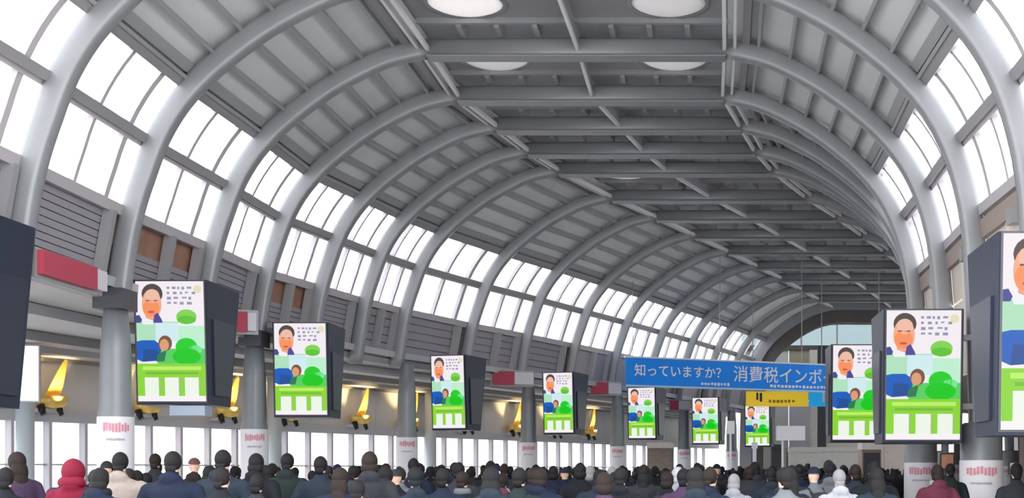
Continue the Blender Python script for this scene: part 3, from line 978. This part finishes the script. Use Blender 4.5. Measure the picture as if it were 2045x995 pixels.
def add_ell(bm, c, r, rotx=0.0):
    mtx = Matrix.Translation(c) @ Matrix.Rotation(rotx, 4, 'X') @ Matrix.Diagonal((r[0], r[1], r[2], 1))
    bmesh.ops.create_icosphere(bm, subdivisions=3, radius=1.0, matrix=mtx)

def ering(z, rx, ry, cy=0.0, n=20):
    return [(rx * math.cos(2 * math.pi * k / n), cy + ry * math.sin(2 * math.pi * k / n), z) for k in range(n)]

def make_body(name, coat_len, bulk, pose, hood=False, voxel=0.024):
    """standing figure 1.72 m tall facing +Y; one continuous surface"""
    bm = bmesh.new()
    B = bulk
    hem = coat_len
    rings = [ering(hem, 0.205 * B, 0.155 * B), ering(hem + 0.2, 0.20 * B, 0.15 * B), ering(1.02, 0.185 * B, 0.14 * B),
             ering(1.20, 0.20 * B, 0.148 * B, -0.01), ering(1.33, 0.212 * B, 0.138 * B, -0.015), ering(1.405, 0.175 * B, 0.11, -0.015),
             ering(1.45, 0.095, 0.085, -0.01), ering(1.49, 0.072, 0.07, 0.0)]
    add_loft(bm, rings)
    add_limb(bm, [(0, -0.005, 1.40), (0, 0.01, 1.53)], [0.062, 0.055])
    # head with jaw, nose and ears
    add_ell(bm, (0, 0.015, 1.625), (0.074, 0.092, 0.098))
    add_ell(bm, (0, 0.04, 1.57), (0.056, 0.064, 0.062))
    add_ell(bm, (0, 0.108, 1.60), (0.014, 0.022, 0.026), 0.3)
    add_ell(bm, (0, 0.090, 1.553), (0.024, 0.018, 0.011))
    for sx in (-1, 1):
        add_ell(bm, (sx * 0.076, 0.005, 1.605), (0.012, 0.022, 0.032))
        add_ell(bm, (sx * 0.03, 0.085, 1.628), (0.020, 0.018, 0.012))
    sw = {'walk': 0.13, 'stand': 0.0, 'phone': 0.03, 'walk2': -0.13}[pose]
    for sx in (-1, 1):
        k = sw * sx
        add_ell(bm, (sx * 0.185 * B, -0.01, 1.355), (0.075, 0.075, 0.065))
        if pose == 'phone' and sx > 0:
            ar = [(sx * 0.20 * B, -0.01, 1.36), (sx * 0.25 * B, 0.02, 1.20), (sx * 0.265 * B, 0.06, 1.10), (sx * 0.22, 0.20, 1.18), (sx * 0.16, 0.33, 1.30)]
        else:
            ar = [(sx * 0.20 * B, -0.01, 1.36), (sx * 0.255 * B, -0.03 - k * 0.5, 1.20), (sx * 0.285 * B, -0.05 - k, 1.06), (sx * 0.275 * B, 0.01 - k * 1.1, 0.94), (sx * 0.23 * B, 0.10 - k * 1.0, 0.86)]
        add_limb(bm, ar, [0.075, 0.068, 0.060, 0.052, 0.045])
        hp = Vector(ar[-1])
        add_ell(bm, hp + Vector((0, 0.01, -0.02)), (0.032, 0.042, 0.05))
        lg = [(sx * 0.09, 0, 0.90), (sx * 0.095, 0.03 + k * 0.7, 0.66), (sx * 0.095, 0.045 + k * 1.2, 0.47), (sx * 0.095, k * 1.4, 0.26), (sx * 0.095, -0.015 + k * 1.6, 0.07)]
        add_limb(bm, lg, [0.098, 0.082, 0.066, 0.060, 0.052])
        add_ell(bm, (sx * 0.10, 0.05 + k * 1.6, 0.045), (0.048, 0.13, 0.045))
    if hood:
        add_ell(bm, (0, -0.085, 1.455), (0.115, 0.075, 0.075), 0.2)
    me = bpy.data.meshes.new(name + '_raw')
    bm.to_mesh(me)
    bm.free()
    tmp = bpy.data.objects.new(name + '_raw', me)
    COL.objects.link(tmp)
    md = tmp.modifiers.new('r', 'REMESH')
    md.mode = 'VOXEL'
    md.voxel_size = voxel
    md = tmp.modifiers.new('s', 'SMOOTH')
    md.factor = 0.5
    md.iterations = 2
    md = tmp.modifiers.new('d', 'DECIMATE')
    md.ratio = 0.45
    dg = bpy.context.evaluated_depsgraph_get()
    out = bpy.data.meshes.new_from_object(tmp.evaluated_get(dg))
    out.name = name
    bpy.data.objects.remove(tmp)
    bpy.data.meshes.remove(me)
    out.materials.clear()
    for m in (M_CLOTH, M_SKIN, M_TROU, M_SHOE):
        out.materials.append(m)
    idx = []
    for p in out.polygons:
        c = p.center
        if c.z > (1.525 if c.y < 0.04 else 1.48) and not (hood and c.y < -0.06 and c.z < 1.54):
            i = 1
        elif c.z < 0.09:
            i = 3
        elif c.z < hem + 0.02 and abs(c.x) < 0.19:
            i = 2
        elif c.z < 0.895 and abs(c.x) > 0.17:
            i = 1 if pose != 'phone' or c.x < 0 else 0
        elif pose == 'phone' and c.y > 0.30 and c.x > 0:
            i = 1
        else:
            i = 0
        idx.append(i)
    out.polygons.foreach_set('material_index', idx)
    out.polygons.foreach_set('use_smooth', [True] * len(idx))
    out.update()
    return out

def shell_mesh(name, c, r, keep, m, extra=None, sub=3):
    bm = bmesh.new()
    add_ell(bm, c, r)
    if extra:
        for e in extra:
            add_ell(bm, *e)
    dele = [v for v in bm.verts if not keep(v.co)]
    bmesh.ops.delete(bm, geom=dele, context='VERTS')
    me = bpy.data.meshes.new(name)
    bm.to_mesh(me)
    bm.free()
    me.polygons.foreach_set('use_smooth', [True] * len(me.polygons))
    me.materials.append(m)
    return me

face_cut = lambda p: not (p.y > 0.055 and p.z < 1.665)
HAIR = {
    'short': shell_mesh('hair', (0, 0.002, 1.632), (0.086, 0.103, 0.108), lambda p: face_cut(p) and p.z > 1.50 and not (abs(p.x) > 0.06 and p.z < 1.575), M_ACC, [((0, -0.028, 1.56), (0.074, 0.066, 0.066))]),
    'bob': shell_mesh('hair', (0, -0.004, 1.622), (0.090, 0.105, 0.112), lambda p: face_cut(p), M_ACC, [((0, -0.035, 1.55), (0.094, 0.075, 0.085))]),
    'long': shell_mesh('hair', (0, -0.004, 1.625), (0.095, 0.108, 0.115), lambda p: face_cut(p), M_ACC, [((0, -0.055, 1.50), (0.10, 0.065, 0.15)), ((0, -0.085, 1.38), (0.09, 0.05, 0.13))]),
    'beanie': shell_mesh('knit_hat', (0, 0.0, 1.655), (0.092, 0.110, 0.110), lambda p: p.z > 1.635 or (p.y < 0.0 and p.z > 1.53), M_ACC, [((0, -0.03, 1.58), (0.080, 0.070, 0.075))]),
    'cap': shell_mesh('cap', (0, 0.0, 1.648), (0.090, 0.107, 0.100), lambda p: p.z > 1.645 or (p.y > 0.08 and p.z > 1.635), M_ACC, [((0, 0.12, 1.655), (0.07, 0.075, 0.012))]),
    'hood_up': shell_mesh('hood', (0, -0.01, 1.61), (0.125, 0.130, 0.150), lambda p: not (p.y > 0.07 and 1.48 < p.z < 1.70), M_ACC, [((0, -0.06, 1.49), (0.15, 0.10, 0.09))]),
}
def pack_mesh():
    bm = bmesh.new()
    rings = []
    for z, rx, ry, cy in ((0.93, 0.10, 0.05, -0.24), (0.95, 0.15, 0.085, -0.24), (1.10, 0.165, 0.10, -0.25), (1.28, 0.155, 0.09, -0.24), (1.37, 0.11, 0.06, -0.22), (1.39, 0.05, 0.03, -0.21)):
        n = 16
        rg = []
        for k in range(n):
            a = 2 * math.pi * k / n
            ca, sa = math.cos(a), math.sin(a)
            rg.append((rx * math.copysign(abs(ca) ** 0.6, ca), cy + ry * math.copysign(abs(sa) ** 0.6, sa), z))
        rings.append(rg)
    add_loft(bm, rings)
    for sx in (-1, 1):
        add_limb(bm, [(sx * 0.09, -0.18, 1.33), (sx * 0.11, -0.05, 1.435), (sx * 0.12, 0.08, 1.40), (sx * 0.13, 0.145, 1.22), (sx * 0.15, 0.06, 1.05)], [0.02] * 5, 6)
    me = bpy.data.meshes.new('backpack')
    bm.to_mesh(me)
    bm.free()
    me.polygons.foreach_set('use_smooth', [True] * len(me.polygons))
    me.materials.append(M_ACC)
    return me
PACK = pack_mesh()
bm = bmesh.new()
add_limb(bm, [(0, 0.0, 1.425), (0, 0.0, 1.455), (0, 0.0, 1.49), (0, 0.0, 1.515)], [0.105, 0.118, 0.112, 0.092], 16)
SCARF = bpy.data.meshes.new('scarf')
bm.to_mesh(SCARF)
bm.free()
SCARF.polygons.foreach_set('use_smooth', [True] * len(SCARF.polygons))
SCARF.materials.append(M_ACC)

BODY = {
    'walk_long': make_body('person', 0.62, 1.06, 'walk', True),
    'walk_short': make_body('person', 0.80, 1.10, 'walk2'),
    'stand_long': make_body('person', 0.58, 1.0, 'stand'),
    'stand_puffy': make_body('person', 0.78, 1.22, 'stand', True),
    'phone': make_body('person', 0.75, 1.08, 'phone'),
}
COATS = {
    'black': (0.008, 0.009, 0.013), 'dark navy': (0.008, 0.013, 0.030), 'charcoal': (0.022, 0.024, 0.030), 'dark slate': (0.014, 0.022, 0.034),
    'dark brown': (0.022, 0.016, 0.015), 'dark green': (0.012, 0.02, 0.02), 'grey': (0.11, 0.12, 0.135), 'beige': (0.27, 0.23, 0.205),
    'crimson': (0.15, 0.006, 0.022), 'maroon': (0.10, 0.022, 0.04), 'pale grey': (0.25, 0.26, 0.29), 'plum': (0.05, 0.028, 0.06), 'white': (0.34, 0.35, 0.38),
}
HAIRC = {'black': (0.010, 0.009, 0.010), 'dark brown': (0.018, 0.012, 0.010), 'grey': (0.22, 0.22, 0.23)}
PEOPLE = []      # (y, x) used for spacing and labels

def person(x, y, body, coat, hair='short', hairc=(0.010, 0.009, 0.010), h=1.0, rz=0.0, pack=None, scarf=None, label='', group='people in the crowd'):
    o = bpy.data.objects.new('person', BODY[body])
    link(o)
    o.location = (x, y, 0)
    o.rotation_euler = (0, 0, rz)
    o.scale = (h * 0.99, h * 0.99, h)
    o.color = (*COATS[coat], 1)
    tag(o, label, 'person', group)
    hm = bpy.data.objects.new(HAIR[hair].name.split('.')[0], HAIR[hair])
    link(hm, o)
    hm.color = (*hairc, 1)
    if pack:
        p = link(bpy.data.objects.new('backpack', PACK), o)
        p.color = (*COATS[pack], 1)
    if scarf:
        p = link(bpy.data.objects.new('scarf', SCARF), o)
        p.color = (*COATS[scarf], 1)
    PEOPLE.append((x, y))
    return o

def at_px(px_, d):
    return (px_ - PX) * d / F
# people the photograph lets one single out: px, depth, body, coat, hair, hair colour, height, turn, pack, scarf, label
KNOWN = [
    (34, 15.5, 'stand_long', 'plum', 'long', 'dark brown', 1.05, 0.9, None, None, 'person with dark hair in a plum coat at the far left edge'),
    (147, 14.2, 'walk_long', 'crimson', 'hood_up', None, 0.985, 0.1, None, None, 'person wearing a raised crimson hood at the left'),
    (192, 13.6, 'stand_puffy', 'black', 'short', 'black', 0.93, -0.1, None, None, 'person with black hair right of the crimson hood'),
    (240, 15.2, 'stand_puffy', 'beige', 'short', 'black', 1.045, 0.1, None, None, 'person with black hair in a beige coat'),
    (310, 21.0, 'phone', 'charcoal', 'short', 'dark brown', 1.08, 0.1, None, None, 'tall person holding up a phone left of the brown cap'),
    (388, 20.0, 'walk_long', 'dark brown', 'cap', 'capbrown', 1.03, 0.2, None, None, 'person in a brown cap below the largest left display'),
    (345, 13.8, 'stand_puffy', 'dark navy', 'short', 'black', 1.04, 0.0, None, None, 'broad person in a navy coat below the largest left display'),
    (445, 15.0, 'stand_puffy', 'dark slate', 'short', 'black', 1.06, -0.2, None, None, 'person in a slate coat left of the second wrapped column'),
    (512, 16.4, 'walk_long', 'black', 'bob', 'black', 1.05, 0.0, None, None, 'person with a black bob in front of the second wrapped column'),
    (574, 18.0, 'walk_long', 'dark green', 'short', 'black', 1.06, 0.0, None, None, 'person in a dark green coat below the second left display'),
    (640, 17.0, 'walk_short', 'dark slate', 'short', 'black', 1.03, 0.0, None, None, 'person in a slate jacket right of the dark green coat'),
    (738, 14.8, 'walk_long', 'charcoal', 'bob', 'dark brown', 1.05, 0.25, None, None, 'person with brown hair beside the grey backpack'),
    (714, 12.6, 'walk_short', 'grey', 'short', 'black', 0.87, 0.1, 'grey', None, 'person carrying a grey backpack, seen from behind'),
    (770, 15.5, 'walk_long', 'black', 'long', 'black', 0.95, -0.2, None, 'pale grey', 'person with long black hair and a pale scarf'),
    (826, 20.0, 'stand_long', 'dark navy', 'short', 'black', 1.03, 0.0, None, None, 'tall person in navy in front of the third clad column'),
    (1003, 17.0, 'walk_long', 'maroon', 'short', 'black', 0.90, 0.0, None, 'pale grey', 'person in a maroon coat with pale scarf, middle of the crowd'),
    (1178, 21.0, 'walk_short', 'dark slate', 'bob', 'grey', 0.97, 0.0, None, None, 'grey-haired person below the fourth left display'),
    (1222, 20.5, 'walk_short', 'pale grey', 'short', 'grey', 0.955, 0.0, None, None, 'person in a pale grey jacket below the fifth left display'),
    (1353, 18.5, 'walk_long', 'pale grey', 'beanie', 'capwhite', 0.935, 0.2, None, None, 'person in a pale knit hat and jacket below the sixth left display'),
    (1466, 17.0, 'walk_long', 'pale grey', 'bob', 'grey', 0.90, -0.2, None, None, 'grey-haired person in pale coat below the farthest display'),
    (1676, 15.5, 'walk_long', 'white', 'short', 'grey', 0.93, 0.1, None, None, 'grey-haired person in a white coat left of the right column'),
    (1745, 17.0, 'stand_puffy', 'black', 'short', 'black', 0.99, 0.2, None, None, 'person in black beside the right wrapped column'),
    (1872, 17.5, 'walk_long', 'maroon', 'bob', 'dark brown', 0.97, 0.2, None, 'pale grey', 'person in a maroon coat between the two right wrapped columns'),
    (1898, 22.0, 'stand_long', 'dark green', 'short', 'black', 0.99, 0.0, None, None, 'person in dark green behind the maroon coat at the right'),
    (2030, 17.5, 'stand_long', 'charcoal', 'short', 'black', 0.98, 0.0, None, None, 'person in charcoal at the right edge beside the nearest column'),
]
HC = {None: COATS['crimson'], 'capbrown': (0.10, 0.05, 0.045), 'capwhite': (0.36, 0.36, 0.39)}
HC.update(HAIRC)
for (px_, d, body, coat, hair, hc, h, rz, pack, scarf, lab) in KNOWN:
    person(at_px(px_, d), d, body, coat, hair, HC[hc], h, rz, pack, scarf, lab)

def corridor(y):
    """left and right limits of where people walk at depth y"""
    ks = sorted(RD)
    for a, b in zip(ks[:-1], ks[1:]):
        if RD[a] <= y <= RD[b]:
            t = (y - RD[a]) / (RD[b] - RD[a])
            cx = RX[a] + (RX[b] - RX[a]) * t
            break
    else:
        cx = RX[ks[0]] if y < RD[ks[0]] else RX[ks[-1]]
    left = max(cx - 0.80 * H, at_px(-40, y))
    if y > 22:
        left = max(min(left, cx - 0.80 * H), at_px(-40, y))
    return left, cx + 0.80 * H
rn = random.Random(21)
OBST = []
for i in range(-1, LAST):
    for side in (-1, 1):
        OBST.append((RX[i] + side * 0.893 * H, RD[i], 0.75))
OBST += [(at_px(1563, 52), 52, 0.5), (at_px(1459, 50), 50, 0.5), (at_px(1507, 56), 56, 0.5), (at_px(1741, 45), 45.5, 1.2), (at_px(1318, 58.5), 59, 1.3)]
ZONES = [(120, 'at the far left'), (235, 'before first wrapped column'), (420, 'below the largest left display'), (540, 'by the second wrapped column'),
         (690, 'below the second left display'), (850, 'before third clad column'), (970, 'below the third left display'), (1075, 'before fourth clad column'),
         (1180, 'below the fourth left display'), (1250, 'left of fifth left display'), (1350, 'below the banner left end'), (1470, 'below the banner middle'),
         (1560, 'below the farthest display'), (1665, 'below the white placard'), (1785, 'below the farthest right display'), (3000, 'by the right wrapped columns')]
coat_pick = ['black'] * 7 + ['dark navy'] * 7 + ['charcoal'] * 4 + ['dark slate'] * 5 + ['dark brown'] * 2 + ['dark green'] * 2 + ['grey'] + ['plum'] + ['maroon'] * 0 + ['beige'] * 0
bodies = list(BODY)
cand = []
y = 13.0
row = 0
while y < 46 and len(cand) < 268:
    l, r = corridor(y)
    step = (0.92 if y < 16 else 0.80) + 0.012 * (y - 12)
    x = l + 0.3 + (row % 2) * step * 0.5
    while x < r - 0.3:
        cand.append((x + rn.uniform(-0.16, 0.16), y + rn.uniform(-0.3, 0.3)))
        x += step * rn.uniform(0.9, 1.15)
    y *= 1.068
    row += 1
n_made = 0
LABELS = set()
for (x, y) in cand:
    pxx = PX + x * F / y
    if pxx < -45 or pxx > 1768:
        continue
    if any((x - a) ** 2 + (y - b) ** 2 < rr * rr for a, b, rr in OBST):
        continue
    if any((x - a) ** 2 + (y - b) ** 2 < 0.74 ** 2 for a, b in PEOPLE):
        continue
    zone = next(w for lim, w in ZONES if pxx < lim)
    dist = 'front' if y < 16.5 else ('middle' if y < 27 else 'back')
    for attempt in range(40):
        body = rn.choice(bodies)
        coat = rn.choice(coat_pick)
        hair = rn.choice(['short'] * 8 + ['bob'] * 3 + ['long'] * 3 + ['beanie', 'cap'])
        if hair in ('beanie', 'cap'):
            hn = rn.choice(['black', 'dark navy', 'charcoal'])
            hc = COATS[hn]
            hw = '%s %s' % (hn.replace(' ', '-'), 'beanie' if hair == 'beanie' else 'cap')
        else:
            hn = rn.choice(['black'] * 5 + ['dark brown'] * 2)
            hc = HAIRC[hn]
            hw = {'short': 'short', 'bob': 'bobbed', 'long': 'long'}[hair] + ' ' + hn.replace(' ', '-') + ' hair'
        pack = rn.choice(['black', 'charcoal', 'dark navy', 'grey']) if rn.random() < 0.13 else None
        scarf = rn.choice(['black', 'charcoal', 'dark brown', 'grey']) if rn.random() < 0.25 else None
        lab = 'person in %s coat%s, %s, %s rows, %s' % (coat.replace(' ', '-'), ' and backpack' if pack else (' and scarf' if scarf else ''), hw, dist, zone)
        if lab not in LABELS:
            break
    LABELS.add(lab)
    if pack:
        scarf = None
    h = rn.gauss(0.955, 0.03)
    if y < 16:
        h = min(h, 0.94)
    h = max(0.88, min(1.02, h))
    rz = rn.gauss(0, 0.25) if rn.random() < 0.94 else math.pi + rn.gauss(0, 0.3)
    person(x, y, body, coat, hair, hc, h, rz, pack, scarf, lab, 'people in the %s rows of the crowd' % dist)
    n_made += 1
    if n_made >= 270:
        break

# the far crowd beyond: small heads nobody could count, one object
vv, ff, mi = [], [], []
rn = random.Random(5)
src = make_body('far_person', 0.65, 1.08, 'stand', False, 0.06)
sv = [v.co.copy() for v in src.vertices]
sf = [tuple(p.vertices) for p in src.polygons]
sm = [p.material_index for p in src.polygons]
y = 30.0
cnt = 0
while y < 66:
    l, r = corridor(y)
    x = l + rn.uniform(0.2, 0.8)
    while x < r - 0.3:
        px2, py2 = x + rn.uniform(-0.2, 0.2), y + rn.uniform(-0.4, 0.4)
        x += rn.uniform(0.75, 1.2)
        if any((px2 - a) ** 2 + (py2 - b) ** 2 < rr * rr for a, b, rr in OBST) or any((px2 - a) ** 2 + (py2 - b) ** 2 < 0.75 for a, b in PEOPLE):
            continue
        h = rn.gauss(0.965, 0.03)
        m = Matrix.Translation((px2, py2, 0)) @ Matrix.Rotation(rn.uniform(-0.5, 0.5), 4, 'Z') @ Matrix.Diagonal((1, 1, h, 1))
        base = len(vv)
        vv += [m @ p for p in sv]
        ff += [tuple(base + q for q in f) for f in sf]
        ck = rn.randrange(3)
        for k, f in enumerate(sf):
            zc = sum(sv[q].z for q in f) / len(f)
            yc = sum(sv[q].y for q in f) / len(f)
            mi.append(3 if sm[k] == 1 and (yc < 0.05 or zc > 1.67) else (4 if sm[k] == 1 else ck))
        cnt += 1
    y += 1.35
mesh = mesh_obj('crowd', vv, ff, [mat('crowd_navy', (0.014, 0.02, 0.04), 0.8), mat('crowd_black', (0.014, 0.014, 0.018), 0.8), mat('crowd_slate', (0.04, 0.045, 0.05), 0.8),
                                  mat('crowd_hair', (0.012, 0.010, 0.010), 0.6), M_SKIN], None, True)
mesh.data.polygons.foreach_set('material_index', mi)
tag(mesh, 'distant dark mass of people filling the far concourse', 'crowd', kind='stuff')
print('PEOPLE', len(PEOPLE), 'FAR', cnt, 'TRIS', len(ff))
